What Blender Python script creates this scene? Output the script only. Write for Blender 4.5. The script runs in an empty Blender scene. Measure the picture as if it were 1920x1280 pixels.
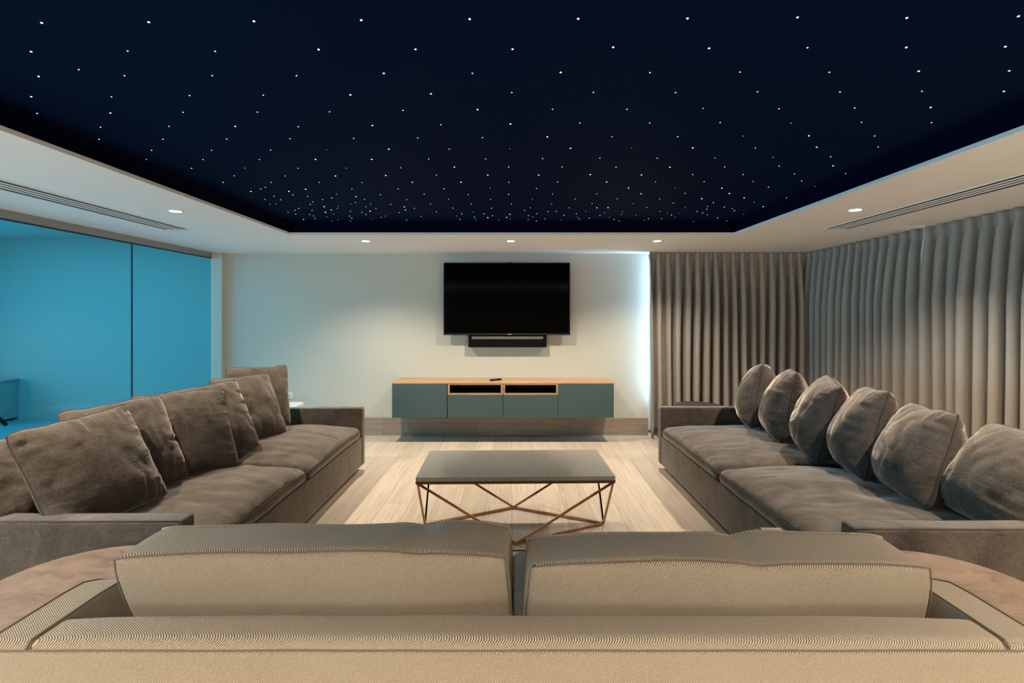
import bpy, math, random
from mathutils import Vector, Matrix, noise
PI = math.pi
R = math.radians
random.seed(7)
sc = bpy.context.scene
COL = sc.collection

# ---------------------------------------------------------------- camera
F = 961.0                      # focal length in pixels of the 1920x1280 frame
CAMZ = 1.40
cd = bpy.data.cameras.new('camera'); cam = bpy.data.objects.new('camera', cd); COL.objects.link(cam)
cd.sensor_width = 36.0; cd.lens = F / 1920 * 36.0
cd.shift_y = -50.0 / 1920
cd.clip_start = 0.05
cam.location = (0, 0, CAMZ); cam.rotation_euler = (R(90), 0, 0)
sc.camera = cam

# ---------------------------------------------------------------- world / exposure
w = bpy.data.worlds.new('world'); sc.world = w; w.use_nodes = True
w.node_tree.nodes['Background'].inputs[0].default_value = (0.55, 0.75, 1.0, 1)
w.node_tree.nodes['Background'].inputs[1].default_value = 0.6
vs = sc.view_settings
vs.view_transform = 'Standard'; vs.look = 'None'; vs.gamma = 1.0; vs.use_curve_mapping = False
vs.exposure = 0.0
sc.cycles.max_bounces = 12; sc.cycles.diffuse_bounces = 6; sc.cycles.glossy_bounces = 4
sc.cycles.transparent_max_bounces = 12
sc.cycles.sample_clamp_indirect = 4.0
sc.cycles.caustics_reflective = False; sc.cycles.caustics_refractive = False

# light levels (W)
P_SPOT = 140.0
P_SPOT_BACKROW = 132.0
P_SPA = 138.0
P_SPA_SIDE_FILL = 215.0
P_LEAK = 16.0
P_REAR = 62.0
P_REARROW = 205.0
WARM = (1.0, 0.83, 0.64)
SPOT_CONE = 132

def area(name, loc, rot, sx, sy, power, color, spread=180):
    l = bpy.data.lights.new(name, 'AREA'); l.shape = 'RECTANGLE'; l.size = sx; l.size_y = sy
    l.energy = power; l.color = color; l.spread = R(spread)
    o = bpy.data.objects.new(name, l); COL.objects.link(o); o.location = loc; o.rotation_euler = rot
    return o
# added cool fill lamps under the spa ceiling, no roof light known there
area('spa_ceiling_fill', (-5.3, 1.8, 2.38), (0, 0, 0), 2.6, 6.0, P_SPA, (0.50, 0.86, 1.0))
area('spa_ceiling_fill_end', (-5.2, 5.6, 2.38), (0, 0, 0), 2.6, 1.6, P_SPA * 0.1, (0.50, 0.86, 1.0))
# added tall fill lamp facing the glass wall, no window known there
area('spa_side_fill', (-8.12, 2.0, 1.25), (0, R(-90), 0), 1.9, 8.0, P_SPA_SIDE_FILL, (0.60, 0.86, 1.0), 125)
# daylight squeezing past the edge of the back curtain (window strip between curtain and wall)
area('window_gap_daylight', (1.70, 5.925, 1.25), (0, R(90), R(12)), 1.65, 0.05, P_LEAK, (0.42, 0.72, 1.0), 170)

# added warm fill from the rear corners behind the camera, no lamps known
for sx in (-1, 1):
    area('rear_fill_light', (2.75 * sx, -2.6, 1.25), (R(108), 0, 0), 1.1, 1.5, P_REAR, (1.0, 0.89, 0.75))

# ---------------------------------------------------------------- materials
def newmat(name):
    m = bpy.data.materials.new(name); m.use_nodes = True
    nt = m.node_tree; b = nt.nodes['Principled BSDF']
    return m, nt, b
def S(b, **k):
    for n, v in k.items():
        n = n.replace('_', ' ')
        if n in b.inputs: b.inputs[n].default_value = v
def rgba(c): return (c[0], c[1], c[2], 1.0)
def plain(name, c, rough=0.6, metal=0.0, spec=0.5, **k):
    m, nt, b = newmat(name)
    S(b, Base_Color=rgba(c), Roughness=rough, Metallic=metal, Specular_IOR_Level=spec, **k)
    return m
def node(nt, t, **k):
    n = nt.nodes.new(t)
    for a, v in k.items(): setattr(n, a, v)
    return n
def coords(nt, kind='Object', scale=(1, 1, 1), rot=(0, 0, 0)):
    tc = node(nt, 'ShaderNodeTexCoord'); mp = node(nt, 'ShaderNodeMapping')
    mp.inputs['Scale'].default_value = scale; mp.inputs['Rotation'].default_value = rot
    nt.links.new(tc.outputs[kind], mp.inputs['Vector'])
    return mp.outputs[0]
def tex_noise(nt, vec, scale, detail=4, rough=0.55, dist=0.0):
    n = node(nt, 'ShaderNodeTexNoise')
    n.inputs['Scale'].default_value = scale; n.inputs['Detail'].default_value = detail
    n.inputs['Roughness'].default_value = rough; n.inputs['Distortion'].default_value = dist
    nt.links.new(vec, n.inputs['Vector'])
    return n.outputs['Fac']
def ramp(nt, fac, stops):
    r = node(nt, 'ShaderNodeValToRGB')
    while len(r.color_ramp.elements) < len(stops): r.color_ramp.elements.new(0.5)
    for e, (p, c) in zip(r.color_ramp.elements, stops): e.position = p; e.color = rgba(c)
    nt.links.new(fac, r.inputs[0]); return r.outputs[0]
def mix(nt, fac, a, b, mode='MIX'):
    n = node(nt, 'ShaderNodeMix', data_type='RGBA', blend_type=mode)
    for sock, v in ((n.inputs[0], fac), (n.inputs[6], a), (n.inputs[7], b)):
        if hasattr(v, 'links'): nt.links.new(v, sock)
        else: sock.default_value = v if isinstance(v, float) else rgba(v)
    return n.outputs[2]
def bump(nt, b, h, strength=0.3, dist=0.01):
    n = node(nt, 'ShaderNodeBump'); n.inputs['Strength'].default_value = strength
    n.inputs['Distance'].default_value = dist
    nt.links.new(h, n.inputs['Height']); nt.links.new(n.outputs[0], b.inputs['Normal'])

def velvet(name, dark, light, sheen=0.35):
    m, nt, b = newmat(name)
    v = coords(nt)
    big = tex_noise(nt, v, 5, 6, 0.65, 0.6)
    fine = tex_noise(nt, coords(nt, scale=(1, 1, 0.6)), 130, 3, 0.7)
    add = node(nt, 'ShaderNodeMath', operation='MULTIPLY_ADD')
    nt.links.new(fine, add.inputs[0]); add.inputs[1].default_value = 0.55; nt.links.new(big, add.inputs[2])
    c = ramp(nt, add.outputs[0], [(0.5, dark), (1.05, light)])
    nt.links.new(c, b.inputs['Base Color'])
    S(b, Roughness=0.85, Sheen_Weight=sheen, Sheen_Roughness=0.35, Sheen_Tint=(0.95, 0.86, 0.78, 1), Specular_IOR_Level=0.15)
    w2 = tex_noise(nt, coords(nt, scale=(1, 1, 2.2)), 9, 5, 0.6, 1.2)
    bump(nt, b, w2, 0.22, 0.025)
    return m
def twill(name, sgn):
    m, nt, b = newmat(name)
    v = coords(nt, scale=(1, 1.25, -1.67 * sgn))
    wv = node(nt, 'ShaderNodeTexWave', wave_type='BANDS', bands_direction='DIAGONAL')
    wv.inputs['Scale'].default_value = 112; wv.inputs['Distortion'].default_value = 1.3
    wv.inputs['Detail'].default_value = 2; wv.inputs['Detail Scale'].default_value = 2.5
    nt.links.new(v, wv.inputs['Vector'])
    f = tex_noise(nt, coords(nt, scale=(1, 1, 1)), 260, 2, 0.6)
    lines = ramp(nt, wv.outputs['Fac'], [(0.18, (0.050, 0.036, 0.024)), (0.62, (0.56, 0.475, 0.365))])
    c = mix(nt, ramp(nt, f, [(0.35, (0, 0, 0)), (0.75, (1, 1, 1))]), lines, (0.41, 0.345, 0.265))
    c = mix(nt, 0.22, lines, c)
    g = tex_noise(nt, coords(nt), 3.5, 3)
    c = mix(nt, ramp(nt, g, [(0.35, (0, 0, 0)), (0.7, (0.35, 0.35, 0.35))]), c, (0.36, 0.31, 0.24))
    nt.links.new(c, b.inputs['Base Color'])
    S(b, Roughness=0.9, Sheen_Weight=0.15, Specular_IOR_Level=0.15)
    bump(nt, b, wv.outputs['Fac'], 0.2, 0.0015)
    return m
def wood(name, c1, c2, axis='X', scale=1.0, rough=0.45, gscale=1.0):
    m, nt, b = newmat(name)
    st = {'X': (1.2, 26, 26), 'Y': (26, 1.2, 26), 'Z': (26, 26, 1.2)}[axis]
    v = coords(nt, scale=tuple(s * scale for s in st))
    g = tex_noise(nt, v, 1.6 * gscale, 6, 0.6, 0.8)
    c = ramp(nt, g, [(0.3, c1), (0.7, c2)])
    nt.links.new(c, b.inputs['Base Color']); S(b, Roughness=rough)
    bump(nt, b, g, 0.08, 0.003)
    return m
def planks(name, rowh, length, along, pal, rough=0.42, off=0.0):
    # boards: 'along' = axis of the board length
    m, nt, b = newmat(name)
    tc = node(nt, 'ShaderNodeTexCoord'); sep = node(nt, 'ShaderNodeSeparateXYZ'); cmb = node(nt, 'ShaderNodeCombineXYZ')
    nt.links.new(tc.outputs['Object'], sep.inputs[0])
    a, c_ = ('Y', 'X') if along == 'Y' else ('X', 'Z')
    nt.links.new(sep.outputs[a], cmb.inputs['X']); nt.links.new(sep.outputs[c_], cmb.inputs['Y'])
    br = node(nt, 'ShaderNodeTexBrick'); br.offset = 0.37; br.offset_frequency = 2
    nt.links.new(cmb.outputs[0], br.inputs['Vector'])
    S(br, Scale=1.0, Mortar_Size=0.0012, Mortar_Smooth=0.2, Bias=0.0, Brick_Width=length, Row_Height=rowh)
    br.inputs['Color1'].default_value = (0, 0, 0, 1); br.inputs['Color2'].default_value = (1, 1, 1, 1)
    br.inputs['Mortar'].default_value = (0.5, 0.5, 0.5, 1)
    st = (30, 1.3, 30) if along == 'Y' else (1.3, 30, 30)
    mp = node(nt, 'ShaderNodeMapping'); mp.inputs['Scale'].default_value = st
    # shift the grain on each board
    sh = node(nt, 'ShaderNodeVectorMath', operation='MULTIPLY_ADD')
    nt.links.new(br.outputs['Color'], sh.inputs[0]); sh.inputs[1].default_value = (3, 7, 3); nt.links.new(tc.outputs['Object'], sh.inputs[2])
    nt.links.new(sh.outputs[0], mp.inputs['Vector'])
    g = tex_noise(nt, mp.outputs[0], 1.3, 7, 0.62, 1.1)
    c = ramp(nt, g, [(0.28, pal[0]), (0.5, pal[1]), (0.75, pal[2])])
    c = mix(nt, br.outputs['Color'], c, mix(nt, 1.0, c, pal[3], 'MULTIPLY'))
    c = mix(nt, br.outputs['Fac'], c, (0.16, 0.12, 0.09))
    nt.links.new(c, b.inputs['Base Color']); S(b, Roughness=rough, Specular_IOR_Level=0.35)
    bump(nt, b, g, 0.06, 0.003)
    return m
def emis(name, c, s):
    m, nt, b = newmat(name)
    S(b, Base_Color=(0, 0, 0, 1), Emission_Color=rgba(c), Emission_Strength=s); return m

def paint(name, c, rough=0.75):
    m, nt, b = newmat(name)
    n = tex_noise(nt, coords(nt), 180, 3); bump(nt, b, n, 0.04, 0.002)
    S(b, Base_Color=rgba(c), Roughness=rough, Specular_IOR_Level=0.25); return m

M = {}
M['wall'] = paint('sage_white_wall_paint', (0.56, 0.56, 0.495))
M['soffit'] = paint('white_ceiling_paint', (0.85, 0.84, 0.82), 0.8)
M['spa_wall'] = paint('spa_room_plaster', (0.46, 0.45, 0.43))
M['spa_floor'] = paint('spa_room_floor', (0.22, 0.40, 0.46), 0.4)
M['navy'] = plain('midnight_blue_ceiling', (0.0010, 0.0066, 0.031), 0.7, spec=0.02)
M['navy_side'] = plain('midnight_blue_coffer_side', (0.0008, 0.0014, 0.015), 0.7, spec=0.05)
M['rear'] = paint('rear_wall_paint', (0.17, 0.15, 0.13))
M['floor'] = planks('oak_floor_boards', 0.19, 1.9, 'Y',
                    [(0.45, 0.375, 0.30), (0.58, 0.505, 0.42), (0.68, 0.605, 0.515), (0.84, 0.82, 0.79)])
M['base'] = planks('oak_skirting_boards', 0.4, 1.1, 'X',
                   [(0.26, 0.205, 0.16), (0.36, 0.29, 0.23), (0.43, 0.36, 0.29), (0.72, 0.70, 0.68)])
M['velvet'] = velvet('taupe_velvet', (0.032, 0.0265, 0.0225), (0.140, 0.115, 0.096), 0.9)
M['twill'] = twill('beige_twill', 1)
M['twill2'] = M['twill']
M['piping'] = plain('taupe_piping', (0.075, 0.061, 0.05), 0.9, spec=0.1)
M['twpipe'] = plain('twill_seam', (0.19, 0.152, 0.11), 0.9, spec=0.2)
M['greyfab'] = velvet('grey_seat_fabric', (0.10, 0.09, 0.08), (0.21, 0.19, 0.165), 0.15)
M['oak'] = wood('oak_veneer', (0.34, 0.195, 0.092), (0.50, 0.325, 0.18), 'X')
M['teal'] = plain('grey_green_lacquer', (0.048, 0.088, 0.094), 0.38)
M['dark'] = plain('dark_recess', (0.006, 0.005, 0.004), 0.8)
M['blackpl'] = plain('black_plastic', (0.006, 0.006, 0.007), 0.5, spec=0.2)
M['screen'] = plain('black_screen_glass', (0.001, 0.001, 0.001), 0.08, spec=0.10)
M['grille'] = plain('black_speaker_cloth', (0.005, 0.005, 0.005), 0.9, spec=0.1)
M['silver'] = plain('brushed_aluminium', (0.45, 0.44, 0.42), 0.35, 1.0)
M['greystrip'] = plain('grey_metal_strip', (0.16, 0.155, 0.15), 0.5, 0.3)
M['bezel'] = plain('dark_metal_bezel', (0.03, 0.029, 0.028), 0.4, 0.5)
M['brass'] = plain('polished_copper_brass', (0.36, 0.178, 0.085), 0.12, 1.0)
M['stone'] = None
def leather():
    m, nt, b = newmat('brown_leather_top')
    g = tex_noise(nt, coords(nt, scale=(1, 1.6, 1)), 9, 8, 0.68, 0.9)
    c = ramp(nt, g, [(0.32, (0.135, 0.088, 0.060)), (0.52, (0.205, 0.142, 0.104)), (0.72, (0.265, 0.19, 0.145))])
    nt.links.new(c, b.inputs['Base Color']); S(b, Roughness=0.55, Specular_IOR_Level=0.3); bump(nt, b, g, 0.08, 0.003); return m
M['tabwood'] = leather()
M['darkwood_and_shade'] = wood('dark_walnut_and_shade', (0.035, 0.022, 0.016), (0.06, 0.04, 0.03), 'X', 0.5)
M['white'] = plain('white_plastic', (0.78, 0.78, 0.78), 0.35)
M['whitem'] = plain('white_powder_coat', (0.74, 0.74, 0.72), 0.45)
M['alu'] = plain('dull_aluminium', (0.36, 0.34, 0.32), 0.45, 0.6)
M['seal'] = plain('black_glass_seal', (0.01, 0.014, 0.016), 0.5)
M['lens'] = emis('downlight_lens', (1.0, 0.93, 0.82), 9.0)
M['day'] = emis('bright_window_daylight', (0.62, 0.83, 1.0), 3.0)
M['star'] = emis('fibre_star_white', (0.80, 0.90, 1.0), 3.2)
M['starb'] = emis('fibre_star_blue', (0.62, 0.82, 1.0), 5.0)
def stone():
    m, nt, b = newmat('grey_polished_stone')
    g = tex_noise(nt, coords(nt), 28, 5, 0.6)
    c = ramp(nt, g, [(0.25, (0.21, 0.20, 0.175)), (0.34, (0.31, 0.295, 0.265)), (0.75, (0.36, 0.345, 0.31))])
    nt.links.new(c, b.inputs['Base Color']); S(b, Roughness=0.10, Specular_IOR_Level=0.45); return m
M['stone'] = stone()
def curtain_mat():
    m, nt, b = newmat('taupe_curtain_cloth')
    g = tex_noise(nt, coords(nt, scale=(1, 1, 0.4)), 420, 2, 0.6)
    c = ramp(nt, g, [(0.3, (0.30, 0.267, 0.235)), (0.7, (0.42, 0.38, 0.337))])
    nt.links.new(c, b.inputs['Base Color']); S(b, Roughness=0.85, Sheen_Weight=0.2, Specular_IOR_Level=0.15)
    tr = node(nt, 'ShaderNodeBsdfTranslucent'); nt.links.new(c, tr.inputs['Color'])
    mx = node(nt, 'ShaderNodeMixShader'); mx.inputs[0].default_value = 0.06
    nt.links.new(b.outputs[0], mx.inputs[1]); nt.links.new(tr.outputs[0], mx.inputs[2])
    nt.links.new(mx.outputs[0], nt.nodes['Material Output'].inputs['Surface']); return m
M['curtain'] = curtain_mat()
def glass_mat():
    m, nt, b = newmat('tinted_glass')
    nt.nodes.remove(b)
    tr = node(nt, 'ShaderNodeBsdfTransparent'); tr.inputs['Color'].default_value = (0.36, 0.80, 0.92, 1)
    gl = node(nt, 'ShaderNodeBsdfGlossy'); gl.inputs['Roughness'].default_value = 0.02
    lw = node(nt, 'ShaderNodeLayerWeight'); lw.inputs['Blend'].default_value = 0.5
    pw = node(nt, 'ShaderNodeMath', operation='POWER'); nt.links.new(lw.outputs['Facing'], pw.inputs[0]); pw.inputs[1].default_value = 4.0
    fr = node(nt, 'ShaderNodeMath', operation='MULTIPLY_ADD'); nt.links.new(pw.outputs[0], fr.inputs[0])
    fr.inputs[1].default_value = 0.6; fr.inputs[2].default_value = 0.03
    mx = node(nt, 'ShaderNodeMixShader')
    nt.links.new(fr.outputs[0], mx.inputs[0]); nt.links.new(tr.outputs[0], mx.inputs[1]); nt.links.new(gl.outputs[0], mx.inputs[2])
    nt.links.new(mx.outputs[0], nt.nodes['Material Output'].inputs['Surface']); return m
M['glass'] = glass_mat()

# ---------------------------------------------------------------- mesh helpers
class MB:
    """collects shapes in world metres; build() links them as one mesh object"""
    def __init__(s): s.v = []; s.f = []
    def add(s, vs_, fs_):
        o = len(s.v); s.v += [Vector(p) for p in vs_]; s.f += [[i + o for i in f] for f in fs_]; return s
    def box(s, x0, x1, y0, y1, z0, z1):
        return s.add([(x, y, z) for z in (z0, z1) for y in (y0, y1) for x in (x0, x1)],
                     [(0, 2, 3, 1), (4, 5, 7, 6), (0, 1, 5, 4), (2, 6, 7, 3), (0, 4, 6, 2), (1, 3, 7, 5)])
    def rbox(s, x0, x1, y0, y1, z0, z1, r, n=6, deform=None):
        """rounded box made of 6 grids; deform(p, unit) may move the points"""
        c = Vector(((x0 + x1) / 2, (y0 + y1) / 2, (z0 + z1) / 2)); h = Vector(((x1 - x0) / 2, (y1 - y0) / 2, (z1 - z0) / 2))
        r = min(r, min(h) * 0.999)
        ks = []
        def lin(L, cnt):
            inner = [-(L - r) + 2 * (L - r) * i / cnt for i in range(cnt + 1)]
            corner = [r * math.sin(PI / 4 * k / 3) for k in (3, 2, 1)]
            corner = [r * math.tan(PI / 4 * k / 3) for k in (3, 2, 1)]
            return [-(L - r) - q for q in corner] + inner + [(L - r) + q for q in reversed(corner)]
        cnts = n if isinstance(n, (tuple, list)) else (n, n, n)
        L = [lin(h[a], cnts[a]) for a in range(3)]
        pos = {}
        def vid(p):
            k = (round(p.x, 6), round(p.y, 6), round(p.z, 6))
            if k not in pos:
                q = Vector([max(-(h[a] - r), min(h[a] - r, p[a])) for a in range(3)])
                d = p - q
                q2 = q + (d.normalized() * r if d.length > 1e-9 else d)
                u = Vector([q2[a] / h[a] for a in range(3)])
                w_ = c + q2
                if deform: w_ = deform(w_, u)
                pos[k] = len(s.v); s.v.append(Vector(w_))
            return pos[k]
        for ax in range(3):
            a, b = [(1, 2), (2, 0), (0, 1)][ax]
            for sg in (-1, 1):
                for i in range(len(L[a]) - 1):
                    for j in range(len(L[b]) - 1):
                        q = []
                        for (ii, jj) in ((i, j), (i + 1, j), (i + 1, j + 1), (i, j + 1)):
                            p = Vector((0, 0, 0)); p[ax] = sg * h[ax]; p[a] = L[a][ii]; p[b] = L[b][jj]
                            q.append(vid(p))
                        s.f.append(q if sg > 0 else q[::-1])
        return s
    def tube(s, pts, r, seg=8, closed=False, square=False):
        pts = [Vector(p) for p in pts]; n = len(pts); o = len(s.v)
        prev = None
        for i, p in enumerate(pts):
            if closed: d = pts[(i + 1) % n] - pts[i - 1]
            else: d = pts[min(i + 1, n - 1)] - pts[max(i - 1, 0)]
            d.normalize()
            if prev is None:
                up = Vector((0, 0, 1)) if abs(d.z) < 0.9 else Vector((1, 0, 0))
                a = d.cross(up).normalized()
            else:
                a = (prev - d * prev.dot(d)).normalized()
            prev = a; b = d.cross(a)
            for k in range(seg):
                t = 2 * PI * (k + (0.5 if square else 0)) / seg
                s.v.append(p + (a * math.cos(t) + b * math.sin(t)) * r)
        m = n if closed else n - 1
        for i in range(m):
            for k in range(seg):
                s.f.append([o + i * seg + k, o + i * seg + (k + 1) % seg, o + ((i + 1) % n) * seg + (k + 1) % seg, o + ((i + 1) % n) * seg + k])
        if not closed:
            s.f.append([o + k for k in reversed(range(seg))]); s.f.append([o + (n - 1) * seg + k for k in range(seg)])
        return s
    def lathe(s, c, prof, seg=48):
        o = len(s.v); c = Vector(c)
        for (r, z) in prof:
            for k in range(seg):
                t = 2 * PI * k / seg; s.v.append(c + Vector((r * math.cos(t), r * math.sin(t), z)))
        for i in range(len(prof) - 1):
            for k in range(seg):
                s.f.append([o + i * seg + k, o + i * seg + (k + 1) % seg, o + (i + 1) * seg + (k + 1) % seg, o + (i + 1) * seg + k])
        s.f.append([o + k for k in reversed(range(seg))]); s.f.append([o + (len(prof) - 1) * seg + k for k in range(seg)])
        return s
    def prism(s, poly, axis, a0, a1):
        """polygon (p,q) extruded along axis 'X' (p=y,q=z) or 'Y' (p=x,q=z) or 'Z'"""
        f = {'X': lambda p, q, a: (a, p, q), 'Y': lambda p, q, a: (p, a, q), 'Z': lambda p, q, a: (p, q, a)}[axis]
        n = len(poly)
        vs_ = [f(p, q, a0) for p, q in poly] + [f(p, q, a1) for p, q in poly]
        fs_ = [list(range(n))[::-1], [n + i for i in range(n)]] + [[i, (i + 1) % n, n + (i + 1) % n, n + i] for i in range(n)]
        return s.add(vs_, fs_)
    def build(s, name, mat, parent=None, smooth=False, bevel=0.0, bseg=2, origin=None):
        o_ = Vector(parent['_o']) if parent is not None else Vector(origin or (0, 0, 0))
        me = bpy.data.meshes.new(name)
        me.from_pydata([tuple(p - o_) for p in s.v], [], s.f); me.update()
        import bmesh
        bm = bmesh.new(); bm.from_mesh(me); bmesh.ops.recalc_face_normals(bm, faces=bm.faces); bm.to_mesh(me); bm.free()
        me.materials.append(mat)
        if smooth:
            for p in me.polygons: p.use_smooth = True
        ob = bpy.data.objects.new(name, me); COL.objects.link(ob)
        if parent is not None:
            ob.parent = parent; ob['_o'] = tuple(o_)
        else:
            ob.location = o_; ob['_o'] = tuple(o_)
        if bevel > 0:
            md = ob.modifiers.new('bevel', 'BEVEL'); md.width = bevel; md.segments = bseg; md.limit_method = 'ANGLE'; md.angle_limit = R(40)
            for p in me.polygons: p.use_smooth = True
            ob.modifiers.new('wn', 'WEIGHTED_NORMAL')
        return ob
def tag(o, label=None, cat=None, group=None, kind=None):
    if label: o['label'] = label
    if cat: o['category'] = cat
    if group: o['group'] = group
    if kind: o['kind'] = kind
    return o
def thing(name, loc, label, cat, group=None):
    o = bpy.data.objects.new(name, None); COL.objects.link(o); o.location = loc; o['_o'] = tuple(loc)
    o.empty_display_size = 0.1
    return tag(o, label, cat, group)
def struct(o, label): return tag(o, label, None, None, 'structure')

# ---------------------------------------------------------------- dimensions
ZS = CAMZ + 0.714           # underside of the white ceiling border
ZN = CAMZ + 0.832           # star ceiling
YB = 5.97                   # back wall
XG = -3.45                  # glass wall
XC = 1.98; YC0, YC1 = -0.22, 4.57   # ceiling opening
YR = -2.7                   # rear wall

# ---------------------------------------------------------------- shell
struct(MB().box(-3.62, 3.75, YR, 6.3, -0.12, 0.0).build('floor', M['floor']), 'pale oak plank floor of the media room')
struct(MB().box(-8.2, -3.62, YR, 7.2, -0.12, 0.0).build('floor', M['spa_floor']), 'blue lit floor of the room behind the glass')
struct(MB().box(-3.46, 1.585, YB, YB + 0.15, 0, 2.6).build('wall_back', M['wall']), 'pale wall behind the television')
struct(MB().box(1.585, 3.75, YB + 0.17, YB + 0.3, 0, 2.6).build('wall_back', M['wall']), 'recessed back wall hidden behind the curtain')
struct(MB().box(3.60, 3.75, YR, YB + 0.3, 0, 2.6).build('wall_right', M['wall']), 'right wall hidden behind the curtains')
struct(MB().box(-8.2, 3.75, YR - 0.15, YR, 0, 2.6).build('wall_rear', M['rear']), 'wall behind the camera')
struct(MB().box(-3.448, -3.335, 5.885, YB, 0, ZS).build('trim_pilaster', M['wall']), 'narrow wall return beside the glass wall')
struct(MB().box(-8.2, -3.62, 6.87, 7.0, 0, 2.6).build('wall_spa', M['spa_wall']), 'blue lit end wall behind the glass')
struct(MB().box(-8.3, -8.2, YR, 7.0, 0, 2.6).build('wall_spa', M['spa_wall']), 'blue lit far side wall behind the glass')
struct(MB().box(-3.50, -3.46, 5.97, 7.0, 0, 2.6).build('wall_spa', M['spa_wall']), 'blue lit near side wall behind the glass')
struct(MB().box(-8.2, XG - 0.03, YR, 7.0, 2.42, 2.6).build('ceiling', M['spa_wall']), 'ceiling of the room behind the glass')
# white ceiling border round the opening
c = MB()
c.box(-3.62, -XC, YR, 6.3, ZS, ZS + 0.020); c.box(XC, 3.75, YR, 6.3, ZS, ZS + 0.020)
c.box(-XC, XC, YC1, 6.3, ZS, ZS + 0.020); c.box(-XC, XC, YR, YC0, ZS, ZS + 0.020)
struct(c.build('ceiling', M['soffit']), 'white ceiling border round the dark opening')
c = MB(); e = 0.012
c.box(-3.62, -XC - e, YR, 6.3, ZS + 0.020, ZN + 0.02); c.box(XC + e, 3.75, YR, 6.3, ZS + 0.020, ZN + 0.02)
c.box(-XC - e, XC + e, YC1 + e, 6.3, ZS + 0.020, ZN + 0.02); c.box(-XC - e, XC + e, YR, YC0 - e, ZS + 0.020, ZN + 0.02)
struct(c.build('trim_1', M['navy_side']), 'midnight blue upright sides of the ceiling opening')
struct(MB().box(-XC - 0.1, XC + 0.1, YC0 - 0.1, YC1 + 0.1, ZN, ZN + 0.05).build('ceiling', M['navy']), 'midnight blue starry ceiling panel')
struct(MB().box(-3.75, 3.75, YR, 6.3, ZN + 0.06, ZN + 0.1).build('ceiling', M['soffit']), 'slab above the starry ceiling')
# skirting
struct(MB().box(-3.335, 1.585, YB - 0.018, YB, 0, 0.205).build('baseboard_back', M['base'], bevel=0.002), 'tall oak skirting along the back wall')

# glass wall
g = thing('window_1', (XG, 2, 0), 'blue tinted glass wall on the left', None); g['kind'] = 'structure'
ZG = 2.045
edges = [5.88, 4.66, 3.44, 2.22, 1.0, -0.22, -1.44, -2.66]
for a, b in zip(edges[1:], edges[:-1]):
    MB().box(XG - 0.012, XG, a + 0.0018, b - 0.0018, 0.02, ZG).build('pane', M['glass'], g)
    MB().box(XG - 0.013, XG + 0.001, a - 0.0018, a + 0.0018, 0.02, ZG).build('seal', M['seal'], g)
MB().box(XG - 0.03, XG + 0.004, YR, 5.885, ZG + 0.010, ZS).build('header', M['alu'], g)
MB().box(XG - 0.02, XG + 0.003, YR, 5.885, ZG, ZG + 0.010).build('gasket', M['seal'], g)
MB().box(XG - 0.03, XG + 0.015, YR, 5.885, 0.0, 0.03).build('bottom_channel', M['seal'], g)

# windows behind the curtains
g = thing('window_2', (2.6, YB + 0.12, 0), 'bright window behind the back curtain', None); g['kind'] = 'structure'
MB().box(1.62, 3.55, YB + 0.135, YB + 0.165, 0.03, 2.09).build('frame', M['white'], g)
MB().box(1.68, 3.49, YB + 0.125, YB + 0.134, 0.09, 1.93).build('pane', M['day'], g)
g = thing('window_3', (3.57, 3.0, 0), 'bright window behind the right curtains', None); g['kind'] = 'structure'
MB().box(3.575, 3.598, 0.9, 5.2, 0.03, 2.09).build('frame', M['white'], g)
MB().box(3.566, 3.574, 0.98, 5.12, 0.09, 1.93).build('pane', M['day'], g)

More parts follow.
